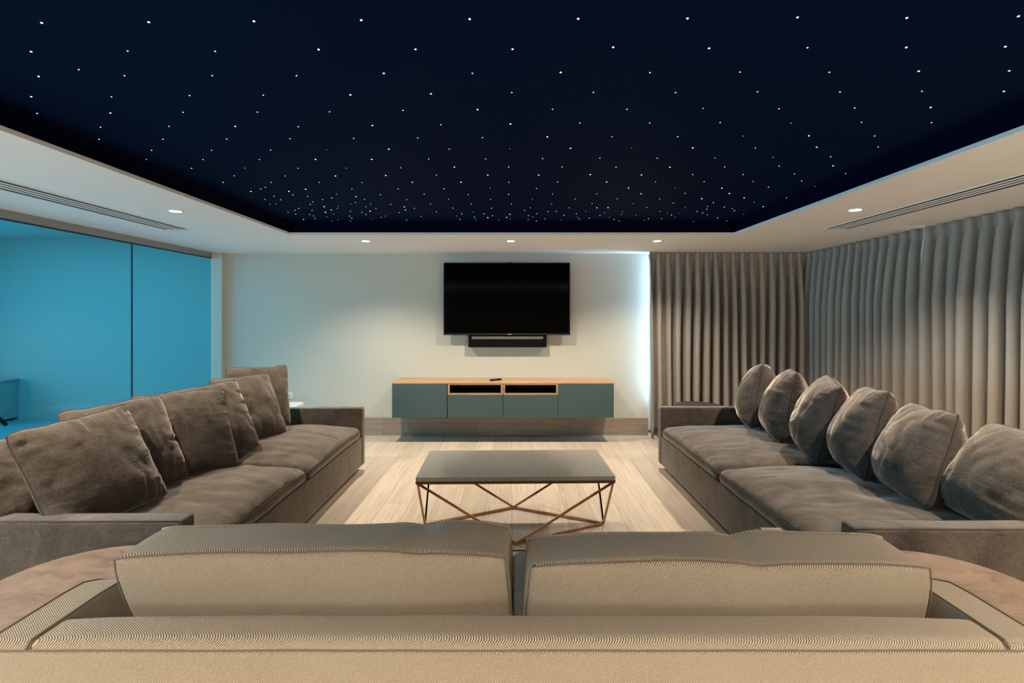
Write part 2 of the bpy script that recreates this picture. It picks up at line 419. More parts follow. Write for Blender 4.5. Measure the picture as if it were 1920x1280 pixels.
# ---------------------------------------------------------------- curtains
def curtain(p0, p1, pleat, label, amp=0.042, seed=0, edge=None, tight=1.0):
    """p0 -> p1 along the track, folds bulging to the left of the direction of travel"""
    rnd = random.Random(seed)
    p0 = Vector(p0); p1 = Vector(p1); d = p1 - p0; L = d.length; d.normalize(); nrm = Vector((-d.y, d.x))
    n = max(1, round(L / pleat)); pl = L / n; K = 14
    zs = [ZS - 0.0005, ZS - 0.03, ZS - 0.06, ZS - 0.085, ZS - 0.12, ZS - 0.2, ZS - 0.35, ZS - 0.6, 1.2, 0.9, 0.6, 0.3, 0.12, 0.015]
    var = [rnd.uniform(0.78, 1.18) for _ in range(n + 2)]
    ph = [rnd.uniform(-0.10, 0.10) for _ in range(n + 2)]
    m = MB(); W = n * K + 1
    for z in zs:
        t = (ZS - z) / ZS                      # 0 top .. 1 floor
        dt = ZS - z
        pinch = max(0.0, 1 - abs(dt - 0.085) / 0.06)      # hand pinched pleat just under the heading
        a = amp * (0.40 + 0.72 * min(1, dt / 0.6)) * (1 + 0.12 * t)
        for k in range(W):
            q = k / K; i = min(n - 1, int(q)); f = q - i
            av = var[i] * (1 - f) + var[i + 1] * f; pv = (ph[i] * (1 - f) + ph[i + 1] * f) * min(1, dt * 1.2)
            cth = math.cos(2 * PI * f)
            sharp = 0.5 * (1 + cth)
            top = max(0.0, 1 - dt / 0.3)
            prof = (sharp ** (1 + 2.4 * top)) * 2 - 1
            off = a * av * prof - 0.012 * pinch * max(0, cth)
            tang = 0.11 * pl * math.sin(4 * PI * f) * (1 - top * 0.6) * min(1, av) + pv * pl
            sway = 0.010 * math.sin(3.1 * t + i * 0.7 + seed)
            s_ = q * pl + tang + sway
            if edge and k < K * 2: s_ += edge(t) * (1 - k / (K * 2.0))
            p = p0 + d * s_ + nrm * off
            m.v.append(Vector((p.x, p.y, z)))
    for r in range(len(zs) - 1):
        for k in range(W - 1):
            m.f.append([r * W + k, r * W + k + 1, (r + 1) * W + k + 1, (r + 1) * W + k])
    ob = m.build('curtain', M['curtain'], None, smooth=True, origin=((p0.x + p1.x) / 2, (p0.y + p1.y) / 2, 0))
    sd = ob.modifiers.new('cloth', 'SOLIDIFY'); sd.thickness = 0.003; sd.offset = 0
    tag(ob, label, 'curtain')
    # heading tape along the top, behind the pleats
    h = MB(); pts = []
    mid = [p0 + d * (L * j / 20) - nrm * (amp * 0.4) for j in range(21)]
    for j in range(20):
        a_, b_ = mid[j], mid[j + 1]
        h.add([(a_.x, a_.y, ZS - 0.09), (b_.x, b_.y, ZS - 0.09), (b_.x, b_.y, ZS - 0.006), (a_.x, a_.y, ZS - 0.006)], [(0, 1, 2, 3)])
    ht = h.build('heading_tape', M['curtain'], ob); sd = ht.modifiers.new('t', 'SOLIDIFY'); sd.thickness = 0.003
    return ob
curtain((3.37, 5.83), (1.57, 5.83), 0.109, 'taupe pinch pleat curtain on the back wall beside the television', 0.068, 3)
curtain((3.37, 4.18), (3.37, 5.80), 0.12, 'taupe curtain on the right wall nearest the back corner', 0.066, 5, lambda t: -0.045 * min(1, max(0, (t - 0.08) / 0.25)))
curtain((3.36, 1.0), (3.36, 4.125), 0.122, 'taupe curtain on the right wall nearer the camera, behind the right sofa', 0.068, 9)

# ---------------------------------------------------------------- ceiling fittings
def downlight(x, y, label, power, group):
    t = thing('downlight', (x, y, ZS), label, 'ceiling light', group)
    MB().lathe((x, y, ZS), [(0.036, 0.0), (0.036, -0.002), (0.040, -0.005), (0.047, -0.005), (0.050, -0.003), (0.050, 0.0)], 40).build('trim_ring', M['whitem'], t, True)
    MB().lathe((x, y, ZS), [(0.0345, 0.0), (0.0345, -0.0055), (0.030, -0.0062), (0.0005, -0.0065)], 32).build('lens', M['lens'], t, True)
    l = bpy.data.lights.new('downlight_lamp', 'SPOT'); l.energy = power; l.color = WARM
    l.spot_size = R(SPOT_CONE); l.spot_blend = 0.92; l.shadow_soft_size = 0.018
    o = bpy.data.objects.new('downlight_lamp', l); COL.objects.link(o); o.parent = t; o.location = (0, 0, -0.045)
    return t
GB = 'recessed ceiling downlights'
for x, lab in ((-1.41, 'lit downlight in the back ceiling border, left of the television'),
               (-0.01, 'lit downlight in the back ceiling border, straight above the television'),
               (1.40, 'lit downlight in the back ceiling border, just above the left edge of the back curtain')):
    downlight(x, 4.94, lab, P_SPOT_BACKROW, GB)
downlight(-2.31, 3.52, 'lit downlight beside the left air slot, above the left sofa', P_SPOT, GB)
downlight(2.33, 3.48, 'lit downlight beside the right air slot, above the right sofa', P_SPOT, GB)
for y in (2.0, 0.6):
    downlight(-2.31, y, 'downlight in the left ceiling border nearer the camera', P_SPOT, 'downlights beside and behind the camera')
    downlight(2.33, y, 'downlight in the right ceiling border nearer the camera', P_SPOT, 'downlights beside and behind the camera')
for x in (-1.41, 0.0, 1.41):
    downlight(x, -0.57, 'downlight in the ceiling border behind the camera', P_REARROW, 'downlights beside and behind the camera')

def air_slot(x0, x1, y0, y1, label):
    t = thing('air_vent', ((x0 + x1) / 2, (y0 + y1) / 2, ZS), label, 'air vent', 'linear air slots in the ceiling')
    MB().box(x0, x1, y0, y1, ZS - 0.003, ZS).build('backing', M['dark'], t)
    f = MB(); b_ = 0.006
    f.box(x0 - b_, x0, y0 - b_, y1 + b_, ZS - 0.005, ZS).box(x1, x1 + b_, y0 - b_, y1 + b_, ZS - 0.005, ZS)
    f.box(x0, x1, y0 - b_, y0, ZS - 0.005, ZS).box(x0, x1, y1, y1 + b_, ZS - 0.005, ZS)
    f.build('frame', M['soffit'], t)
    n = 4; p = (x1 - x0) / n
    for k in range(1, n):
        xc = x0 + p * k
        MB().prism([(xc - 0.010, ZS - 0.003), (xc + 0.010, ZS - 0.003), (xc + 0.008, ZS - 0.006), (xc - 0.008, ZS - 0.006)], 'Y', y0, y1).build('blade', M['soffit'], t)
air_slot(-2.895, -2.70, 1.2, 4.28, 'long black slotted air vent in the left ceiling border')
air_slot(2.59, 2.775, 1.2, 4.24, 'long black slotted air vent in the right ceiling border')

# ---------------------------------------------------------------- stars
T1 = "234,128b 836,124b 1428,119b 175,290b 718,287 1210,288 1792,278b 443,391 217,429b 700,425 1194,425 1668,425 176,543b 627,544 1066,537 1481,535 209,637 621,635b 1030,631 1448,630 1854,628 565,715 950,710 1324,710b 1678,712 557,783 916,783 1275,782 1632,779 853,845 1190,845 1522,843 1836,843s 1142,897 1459,897 1775,896b 1078,946 1377,945s 1675,946 823,897s"
T2 = "112,113b 722,107b 1332,105b 417,277b 963,276b 1529,265b 239,412b 737,412 1234,407b 1736,408 51,533b 504,527b 959,520 1418,519 1880,520 347,620 766,616b 1188,614 1606,614 175,705b 560,701 951,697b 1341,691 1734,691 69,778 430,775 794,773 1159,769b 1523,768 1892,768 267,838b 607,838 949,835s 1289,833b 1633,832s 171,896b 491,894 811,893 1132,891 1454,889 1777,889 28,945s 335,943 636,939b 941,939 1242,938 1545,939 1848,940b"
T3 = "27,103b 646,97b 1261,100b 1889,91b 149,271b 702,268 1258,266b 1815,262b 322,405 825,406 1328,400b 1837,398b 421,516 885,517 1346,513 1807,513b 115,609s 542,611 968,607 1395,604b 1825,604b 211,689 609,692s 1006,687 1400,689 340,765s 710,763b 1080,764 1453,762 57,831b 409,832 754,827b 1100,826 182,888 508,884s 833,881 1157,882 236,938 543,934 846,932b"
T4 = "270,64 125,150 922,66 740,150 1570,66b 1361,149 1912,152 668,212 609,233 482,265b 971,264b 1187,236b 1024,309 781,326 1212,328 664,367 868,372 1782,232 1585,300 1523,349 1836,331b 1405,370 1278,398 1247,431 1827,407 1762,428s 806,425s 730,431s 1098,483 1047,507 961,534 1060,556 1424,461b 1608,452s 1594,484s 1515,502b 1270,507 1440,533b 1240,562 1289,580 1550,557s 1457,592s 1308,614 1159,625b 1763,521 1749,581 1780,608 1765,644s 1600,628s 1522,644s 1459,661s 1914,535"
T5 = "297,60b 638,147b 948,53 1608,55b 1264,146b 1880,149 457,233 1047,231 1637,225s 228,307 791,301 1357,306 1877,302 23,367 566,372 1104,365 1645,368 102,425 360,431 873,426 1395,428 1914,424 40,463 170,482 95,518b 44,562 536,463b 549,502b 470,537 664,483 947,526 1158,480 1659,480 240,598 289,582s 122,626s 252,651 565,635 750,588 827,653 1085,667s 1207,580s 1275,555 1249,624 1424,530s 1436,596 1452,625s 1560,553 1608,602b 1670,575 1749,634s 1851,598b 1892,559b 1898,620s"
T6 = "343,55b 1007,48b 1665,52b 587,144 1217,145b 1845,142 314,227 1497,221b 520,299 1087,297 1659,296b 262,364s 809,362 1353,360 1899,361 510,422 1029,420 1555,420s 235,475 163,508 463,525 569,520 734,475 1090,475b 1235,474b 1733,472 320,551 210,575 268,593s 208,626 313,645 370,660s 424,616 671,573 633,633s 828,552 845,598s 866,619 947,523s 1131,575 1185,541s 994,607 1250,597s 1311,624 1380,645 1404,561 1421,527s 1596,570s 1755,616 1700,636s 1900,521"
T7 = "314,144 819,144 1331,137 1842,135 428,215 917,213 1403,208 141,280s 605,280b 1070,270 1535,264s 238,333 680,333b 405,385b 828,377b 1250,376 120,430 520,426 929,423s 240,475s 630,468 1018,465b 1162,437s 454,490 462,463s 357,512 413,527 459,546 709,484s 730,506 55,530s 102,549 137,570s 180,530s 2,585 562,577 653,608s 820,542s 320,612s"
stars = []
for txt, ox, oy, k in ((T1, 0, 0, 3.0), (T2, 640, 0, 3.0), (T3, 1280, 0, 3.0), (T4, 400, 320, 6.857), (T5, 680, 320, 6.857), (T6, 960, 320, 6.857), (T7, 1240, 300, 5.333)):
    for tok in txt.split():
        cl = tok[-1] if tok[-1] in 'bs' else 'n'
        a, b = tok.rstrip('bs').split(',')
        px, py = ox + float(a) / k, oy + float(b) / k
        D = (ZN - CAMZ) * F / (590 - py)
        X = (px - 960) * D / F
        if D < YC1 - 0.005 and abs(X) < XC: stars.append((D, X, cl))
stars.sort()
SR = {'b': 0.0032, 'n': 0.0024, 's': 0.0017}
protos = {}
extra = MB()
for i, (D, X, cl) in enumerate(stars):
    r = SR[cl] * (1 + 0.15 * max(0, D - 2.0))
    if i >= 300:
        extra.lathe((X, D, ZN), [(r, 0), (r * 0.8, -r * 0.4), (r * 0.2, -r * 0.6)], 8); continue
    if cl not in protos:
        rr = SR[cl]
        o = MB().lathe((0, 0, 0), [(rr, 0), (rr * 0.85, -rr * 0.35), (rr * 0.2, -rr * 0.6)], 10).build('star_light', M['starb' if cl == 'b' else 'star'], None, True)
        protos[cl] = o
    else:
        o = protos[cl].copy(); COL.objects.link(o)
    o.location = (X, D, ZN); o.scale = (r / SR[cl],) * 3
    if cl == 'b': tag(o, 'brighter bluish star light in the midnight blue starry ceiling', 'star light', 'bright fibre optic stars')
    elif cl == 'n': tag(o, 'small white pinpoint star light in the midnight blue starry ceiling', 'star light', 'small fibre optic stars')
    else: tag(o, 'faintest tiny star light in the midnight blue starry ceiling', 'star light', 'faint fibre optic stars')
if extra.v:
    tag(extra.build('star_lights', M['star']), 'crowd of tiny star lights at the far end of the starry ceiling', 'star light', None, 'stuff')

# ---------------------------------------------------------------- television, soundbar, console, remote
SC = YB
def PX(x, D): return (x - 960) * D / F
def PZ(y, D): return CAMZ - (y - 590) * D / F
D_ = 5.84
t = thing('television', (PX(950, D_), D_, PZ(628, D_)), 'large flat black television mounted on the back wall', 'television')
x0, x1, z0, z1 = PX(831.5, D_), PX(1069, D_), PZ(628, D_), PZ(492, D_)
MB().box(x0, x1, D_, D_ + 0.035, z0, z1).build('casing', M['blackpl'], t, bevel=0.004)
MB().box(x0 + 0.012, x1 - 0.012, D_ - 0.0015, D_, z0 + 0.022, z1 - 0.012).build('screen', M['screen'], t)
MB().box(x0 + 0.006, x1 - 0.006, D_ - 0.004, D_, z0 + 0.004, z0 + 0.013).build('lower_bezel', M['bezel'], t, bevel=0.002)
xc = PX(956, D_)
MB().lathe((0, 0, 0), [(0.001, 0), (0.026, 0), (0.026, 0.004), (0.001, 0.004)], 24)
lg = MB()
for k in range(24):
    a = 2 * PI * k / 24; lg.v.append(Vector((xc + 0.030 * math.cos(a), D_ - 0.007, z0 + 0.009 + 0.006 * math.sin(a))))
for k in range(24):
    a = 2 * PI * k / 24; lg.v.append(Vector((xc + 0.030 * math.cos(a), D_ - 0.003, z0 + 0.009 + 0.006 * math.sin(a))))
lg.f += [list(range(24)), [24 + k for k in range(24)]] + [[k, (k + 1) % 24, 24 + (k + 1) % 24, 24 + k] for k in range(24)]
lg.build('badge', M['silver'], t)
MB().box(xc - 0.03, xc + 0.03, D_ + 0.005, D_ + 0.02, z1, z1 + 0.006).build('top_sensor', M['greystrip'], t)
MB().box(xc - 0.25, xc + 0.25, D_ + 0.035, D_ + 0.07, z0 + 0.15, z1 - 0.12).build('rear_housing', M['blackpl'], t, bevel=0.01)
MB().box(xc - 0.2, xc + 0.2, D_ + 0.07, YB - 0.006, z0 + 0.3, z1 - 0.25).build('wall_bracket', M['blackpl'], t)
D_ = 5.86
x0, x1, z0, z1 = PX(878, D_), PX(1025, D_), PZ(651, D_), PZ(627.5, D_)
t = thing('soundbar', ((x0 + x1) / 2, YB, z0), 'black soundbar on the wall just below the television', 'speaker')
MB().rbox(x0, x1, D_, D_ + 0.085, z0, z1, 0.012, (8, 2, 2)).build('body', M['grille'], t, True)
MB().box(x0 + 0.04, x1 - 0.04, D_ - 0.002, D_ + 0.004, PZ(635.5, D_), PZ(630.5, D_)).build('metal_strip', M['greystrip'], t, bevel=0.001)
MB().box(x0 + 0.1, x1 - 0.1, D_ + 0.085, YB - 0.004, z0 + 0.03, z1 - 0.03).build('wall_bracket', M['blackpl'], t)

DF = 5.55
x0, x1 = PX(735, DF), PX(1151, DF); zb, zt = PZ(783, DF), PZ(717, DF)
t = thing('media_console', ((x0 + x1) / 2, YB, zb), 'grey green wall hung media cabinet with oak top under the television', 'cabinet')
W4 = (x1 - x0) / 4
b = MB(); BK = YB - 0.026
for k, xx in enumerate((x0, x0 + W4 - 0.009, x0 + 2 * W4 - 0.009, x0 + 3 * W4 - 0.009, x1 - 0.018)):
    b.box(xx, xx + 0.018, DF + 0.02, BK, zb, zt - 0.014)
b.box(x0, x1, DF + 0.02, BK, zb, zb + 0.018)
b.build('carcass', M['teal'], t)
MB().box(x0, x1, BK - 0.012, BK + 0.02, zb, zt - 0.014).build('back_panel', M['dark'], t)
MB().box(x0 - 0.002, x1 + 0.002, DF - 0.001, BK + 0.02, zt - 0.014, zt).build('top', M['oak'], t, bevel=0.0015)
gp = 0.006
for (a, c_) in ((x0, x0 + W4), (x1 - W4, x1)):
    MB().box(a, c_ - (gp if a == x0 else 0) + 0, DF, DF + 0.019, zb, zt - 0.015).build('door', M['teal'], t, bevel=0.0015)
zn = PZ(740, DF)
for k in (1, 2):
    a, c_ = x0 + W4 * k + gp / 2, x0 + W4 * (k + 1) - gp / 2
    MB().box(a, c_, DF, DF + 0.019, zb, zn - 0.002).build('drawer_front', M['teal'], t, bevel=0.0015)
    fr = MB(); q = 0.019
    zt2 = zt - 0.014
    fr.box(a, a + q, DF + 0.002, BK - 0.012, zn, zt2).box(c_ - q, c_, DF + 0.002, BK - 0.012, zn, zt2)
    fr.box(a + q, c_ - q, DF + 0.002, BK - 0.012, zn, zn + 0.015).box(a + q, c_ - q, DF + 0.002, BK - 0.012, zt2 - 0.012, zt2)
    n_ = fr.build('open_niche', M['oak'], t)
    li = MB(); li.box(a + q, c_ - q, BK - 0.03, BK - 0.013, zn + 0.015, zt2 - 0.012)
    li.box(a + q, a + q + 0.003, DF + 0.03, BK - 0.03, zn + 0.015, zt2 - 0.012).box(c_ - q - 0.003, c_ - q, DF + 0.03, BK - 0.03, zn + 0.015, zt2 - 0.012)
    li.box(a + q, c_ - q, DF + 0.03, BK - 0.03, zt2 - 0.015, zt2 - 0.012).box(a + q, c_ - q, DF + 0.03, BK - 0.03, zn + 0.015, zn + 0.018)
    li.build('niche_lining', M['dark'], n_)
ZCON = zt
rm = MB().rbox(-0.075, 0.075, -0.02, 0.02, 0, 0.020, 0.009, (4, 2, 1)).build('remote_control', M['blackpl'], None, True)
rm.location = (PX(929.5, 5.72), 5.72, ZCON); rm.rotation_euler = (0, 0, R(38))
tag(rm, 'small black remote control lying on the oak top of the cabinet', 'remote control')
bt = MB()
for i in range(5):
    for j in (-1, 0, 1): bt.lathe((-0.05 + i * 0.018, j * 0.010, 0.0195), [(0.0035, 0), (0.003, 0.0015), (0.0003, 0.0018)], 8)
bt.build('buttons', M['greystrip'], rm, True)

# socket plate
D_ = YB
t = thing('wall_socket', (PX(541, D_), YB, PZ(741, D_)), 'white double wall socket low on the wall behind the left sofa', 'socket')
x0, x1 = PX(532.5, D_), PX(549, D_); z0, z1 = PZ(747.5, D_), PZ(735, D_)
MB().rbox(x0, x1, YB - 0.010, YB, z0, z1, 0.003, (2, 1, 2)).build('plate', M['white'], t, True)
for k in (0.27, 0.73):
    xm = x0 + (x1 - x0) * k
    MB().box(xm - 0.012, xm + 0.012, YB - 0.0115, YB - 0.009, (z0 + z1) / 2 - 0.004, (z0 + z1) / 2 + 0.004).build('socket_slot', M['greystrip'], t)

# ---------------------------------------------------------------- coffee table
ZT = 0.42
tx0, tx1, ty0, ty1 = -0.578, 0.632, 3.10, 3.716
xm = (tx0 + tx1) / 2; ym = (ty0 + ty1) / 2
t = thing('coffee_table', (xm, ym, 0), 'low grey stone topped coffee table on copper criss cross legs', 'coffee table')
MB().box(tx0, tx1, ty0, ty1, ZT - 0.026, ZT).build('tabletop', M['stone'], t, bevel=0.0025)
fr = MB(); q = 0.014
fr.box(tx0, tx1, ty0, ty0 + q, ZT - 0.042, ZT - 0.026).box(tx0, tx1, ty1 - q, ty1, ZT - 0.042, ZT - 0.026)
fr.box(tx0, tx0 + q, ty0 + q, ty1 - q, ZT - 0.042, ZT - 0.026).box(tx1 - q, tx1, ty0 + q, ty1 - q, ZT - 0.042, ZT - 0.026)
fr.build('top_frame', M['brass'], t)
rb = 0.0085; zlo = 0.010
mids = {'f': (xm, ty0 + 0.012, zlo), 'b': (xm, ty1 - 0.012, zlo), 'l': (tx0 + 0.012, ym, zlo), 'r': (tx1 - 0.012, ym, zlo)}
cor = {'fl': (tx0 + 0.012, ty0 + 0.012), 'fr': (tx1 - 0.012, ty0 + 0.012), 'bl': (tx0 + 0.012, ty1 - 0.012), 'br': (tx1 - 0.012, ty1 - 0.012)}
for ck, (cx, cy) in cor.items():
    for mk in ck:
        MB().tube([(cx, cy, ZT - 0.040), mids[mk]], rb, 4, square=True).build('leg', M['brass'], t)
for a, b_ in (('f', 'l'), ('f', 'r'), ('b', 'l'), ('b', 'r')):
    MB().tube([mids[a], mids[b_]], rb, 4, square=True).build('floor_bar', M['brass'], t)

t.rotation_euler = (0, 0, R(1.3)); t.location.x -= 0.010

# ---------------------------------------------------------------- soft furniture
def nz(x, y, z): return noise.noise(Vector((x, y, z)))
def seat_pad(x0, x1, y0, y1, z0, z1, crown, seed, front=None):
    """plump seat cushion: crown in the middle, slack wrinkles on top"""
    def df(p, u):
        p = Vector(p)
        k = max(0.0, (1 - abs(u.x) ** 2.2)) ** 0.55 * max(0.0, (1 - abs(u.y) ** 2.4)) ** 0.55
        top = max(0.0, u.z)
        p.z += crown * k * top
        wr = nz(p.x * 3.2 + seed, p.y * 9 + seed, 1.7) * 0.010 + abs(nz(p.x * 4 + seed, p.y * 13 + p.x * 3, seed)) * -0.020 + nz(p.x * 2, p.y * 2.5 + seed, 4) * 0.014
        p.z += wr * top * (0.35 + 0.65 * k)
        bul = (1 - u.z * u.z) * 0.012
        if abs(u.x) > 0.6: p.x += math.copysign(bul, u.x) * (0.6 + 0.5 * nz(p.y * 6, seed, 0))
        p.z += 0.010 * nz(p.y * 4 + seed, seed, p.x) * (1 - k)
        return p
    m = MB().rbox(x0, x1, y0, y1, z0, z1, 0.045, (26, 42, 2), df)
    m.df = df
    return m
def pad_welt(x0, x1, y0, y1, z, df, zu, inset=0.010):
    pts = []
    N = 26
    ring = [(x0 + (x1 - x0) * i / N, y0) for i in range(N)] + [(x1, y0 + (y1 - y0) * i / N) for i in range(N)] + \
           [(x1 - (x1 - x0) * i / N, y1) for i in range(N)] + [(x0, y1 - (y1 - y0) * i / N) for i in range(N)]
    cx, cy, hx, hy = (x0 + x1) / 2, (y0 + y1) / 2, (x1 - x0) / 2, (y1 - y0) / 2
    for x, y in ring:
        x2 = cx + (x - cx) * (hx - inset) / hx; y2 = cy + (y - cy) * (hy - inset) / hy
        pts.append(df(Vector((x2, y2, z)), Vector(((x2 - cx) / hx, (y2 - cy) / hy, zu))))
    return MB().tube(pts, 0.0032, 6, closed=True)

def side_sofa(sg, ya, yb, label, xf=1.335, xb=2.40):
    """sg -1 left / +1 right, arms outer faces at ya (near) and yb (far)"""
    at = 0.095; zarm = 0.567
    X = lambda a, b: (min(sg * a, sg * b), max(sg * a, sg * b))
    t = thing('sofa', (sg * (xf + xb) / 2, (ya + yb) / 2, 0), label, 'sofa', None)
    xa, xe = X(xf + 0.055, xb - 0.04)
    MB().box(xa, xe, ya + 0.05, yb - 0.05, 0.0, 0.053).build('plinth', M['velvet'], t, bevel=0.006)
    xa, xe = X(xf + 0.004, xb - 0.005)
    MB().rbox(xa, xe, ya + at - 0.01, yb - at + 0.01, 0.052, 0.315, 0.012, (4, 8, 2)).build('base', M['velvet'], t, True)
    xa, xe = X(xb - 0.15, xb)
    MB().rbox(xa, xe, ya + at - 0.004, yb - at + 0.004, 0.06, 0.567, 0.03, (2, 10, 4)).build('backrest', M['velvet'], t, True)
    xa, xe = X(xf, xb)
    for (y0, y1) in ((ya, ya + at), (yb - at, yb)):
        a = MB().rbox(xa, xe, y0, y1, 0.052, zarm, 0.016, (12, 2, 6), lambda p, u: Vector((p.x, p.y, p.z + 0.006 * nz(p.x * 3, y0, 0) * max(0, u.z)))).build('arm', M['velvet'], t, True)
        for yy in (y0 + 0.006, y1 - 0.006):
            MB().tube([(sg * (xf + 0.01), yy, zarm - 0.005), (sg * (xb - 0.01), yy, zarm - 0.005)], 0.0035, 6).build('piping', M['piping'], a, True)
    ym_ = (ya + yb) / 2
    for k, (y0, y1) in enumerate(((ya + at + 0.004, ym_), (ym_ + 0.002, yb - at - 0.004))):
        xa, xe = X(xf + 0.008, xb - 0.15)
        s = seat_pad(xa, xe, y0, y1, 0.298, 0.395, 0.080, sg * 3.1 + k * 7.7)
        o = s.build('seat_cushion', M['velvet'], t, True)
        md = o.modifiers.new('s', 'SUBSURF'); md.levels = 1; md.render_levels = 1
        pad_welt(xa, xe, y0, y1, 0.375, s.df, 0.60, 0.001).build('piping', M['piping'], o, True)
        pad_welt(xa, xe, y0, y1, 0.315, s.df, -0.7, 0.004).build('piping', M['piping'], o, True)
    return t
side_sofa(-1, 2.07, 4.655, 'long taupe velvet sofa on the left beside the blue glass wall')
side_sofa(1, 1.995, 4.69, 'long taupe velvet sofa on the right in front of the curtains')

def pillow(loc, w, h, th, yaw, lean, label, seed, roll=0, slump=0.0, group=None):
    n = 40; m = MB()
    idx = {}
    rim = []
    def pt(u, v, side):
        c = 0.055
        x = w / 2 * u * (1 - c * (1 - v * v) * abs(u) - 0.0)
        z = h / 2 * v * (1 - c * (1 - u * u) * abs(v))
        # soft rounded corners
        rr = max(0.0, abs(u) ** 6 * abs(v) ** 6); x *= 1 - 0.045 * rr; z *= 1 - 0.045 * rr
        k = (max(0.0, 1 - abs(u) ** 2.3) * max(0.0, 1 - abs(v) ** 2.3)) ** 0.5
        y = side * th / 2 * k * (1 - 0.22 * v)
        ed = max(abs(u), abs(v))
        # gathers running in from the seams
        al = v if abs(u) > abs(v) else u
        ga = nz(al * 9 + seed * 3.3, side * 2.0 + seed, (1 if u > v else 0) + (2 if u > -v else 0))
        fade = ed ** 3 * min(1.0, (1 - ed) * 9)
        y += side * 0.020 * ga * fade
        # larger soft dents and creases
        y += side * k * (0.010 * nz(u * 1.6 + seed, v * 1.6, side) - 0.012 * max(0, 1 - abs(nz(u * 2.1 + seed * 2, v * 1.5 + side, seed)) * 5) * 0.6)
        y += 0.012 * nz(u * 1.2 + seed, v * 1.4, 9) * ed
        # slump: the top corner flops forward
        y += slump * max(0, v) ** 2
        z += 0.012 * nz(u * 2.2 + seed, 3.3, 0) * max(0, v) ** 2
        return Vector((x, y, z + h / 2))
    for side in (1, -1):
        for i in range(n + 1):
            for j in range(n + 1):
                u, v = -1 + 2 * i / n, -1 + 2 * j / n
                u, v = math.sin(u * PI / 2) * 0.55 + u * 0.45, math.sin(v * PI / 2) * 0.55 + v * 0.45
                if i in (0, n) or j in (0, n):
                    if (i, j, 1) in idx: idx[(i, j, side)] = idx[(i, j, 1)]; continue
                idx[(i, j, side)] = len(m.v); m.v.append(pt(u, v, side))
        for i in range(n):
            for j in range(n):
                q = [idx[(i, j, side)], idx[(i + 1, j, side)], idx[(i + 1, j + 1, side)], idx[(i, j + 1, side)]]
                m.f.append(q if side < 0 else q[::-1])
    rim = [m.v[idx[(i, 0, 1)]] for i in range(n)] + [m.v[idx[(n, j, 1)]] for j in range(n)] + \
          [m.v[idx[(n - i, n, 1)]] for i in range(n)] + [m.v[idx[(0, n - j, 1)]] for j in range(n)]
    o = m.build('cushion', M['velvet'], None, True)
    o.location = loc; o.rotation_euler = (R(lean), R(roll), R(yaw))
    tag(o, label, 'cushion', group)
    MB().tube([p.copy() for p in rim], 0.0034, 6, closed=True).build('piping', M['piping'], o, True)
    return o
SEAT = 0.448
GL, GR_ = 'scatter cushions along the left sofa', 'scatter cushions along the right sofa'
LN = [('scatter cushion at the near end of the left sofa, largest in view', -1.83, 2.385, -101, 26, 0.555, 4),
      ('second cushion from the near end of the left sofa', -1.94, 2.70, -110, 24, 0.53, 2),
      ('third cushion from the near end of the left sofa', -1.86, 3.01, -124, 24, 0.53, -1),
      ('fourth cushion from the near end of the left sofa, pale in the light', -1.89, 3.41, -113, 25, 0.53, 3),
      ('fifth cushion from the near end of the left sofa, lying before the last one', -1.90, 3.86, -114, 24, 0.53, 0),
      ('cushion at the far end of the left sofa, behind the others', -2.08, 4.25, -128, 11, 0.53, -2),
      ('cushion mostly hidden behind the near end cushion of the left sofa', -2.12, 2.275, -92, 24, 0.40, 2)]
for k, (lab, x, y, yaw, lean, wd, rl) in enumerate(LN):
    pillow((x, y, SEAT), wd, 0.53 if k < 6 else 0.44, 0.20, yaw, lean, lab, 3 + k * 5, rl, 0.0, GL)
RN = [('cushion at the far end of the right sofa, next to the back curtain', 2.05, 4.38, 62, 10),
      ('second cushion from the far end of the right sofa', 2.05, 3.95, 66, 12),
      ('third cushion from the far end of the right sofa', 2.04, 3.50, 67, 14),
      ('fourth cushion from the far end of the right sofa', 2.05, 3.09, 68, 15),
      ('fifth cushion from the far end of the right sofa, showing its side seam', 2.04, 2.67, 74, 17),
      ('blue lit cushion at the near end of the right sofa, cut by the picture edge', 2.10, 2.30, 80, 26)]
for k, (lab, x, y, yaw, lean) in enumerate(RN):
    pillow((x, y, SEAT), 0.50, (0.55, 0.545, 0.54, 0.535, 0.50, 0.48)[k], 0.335, yaw, lean, lab, 61 + k * 4, (5, 2, -3, 4, 3, 0)[k], 0.0, GR_)

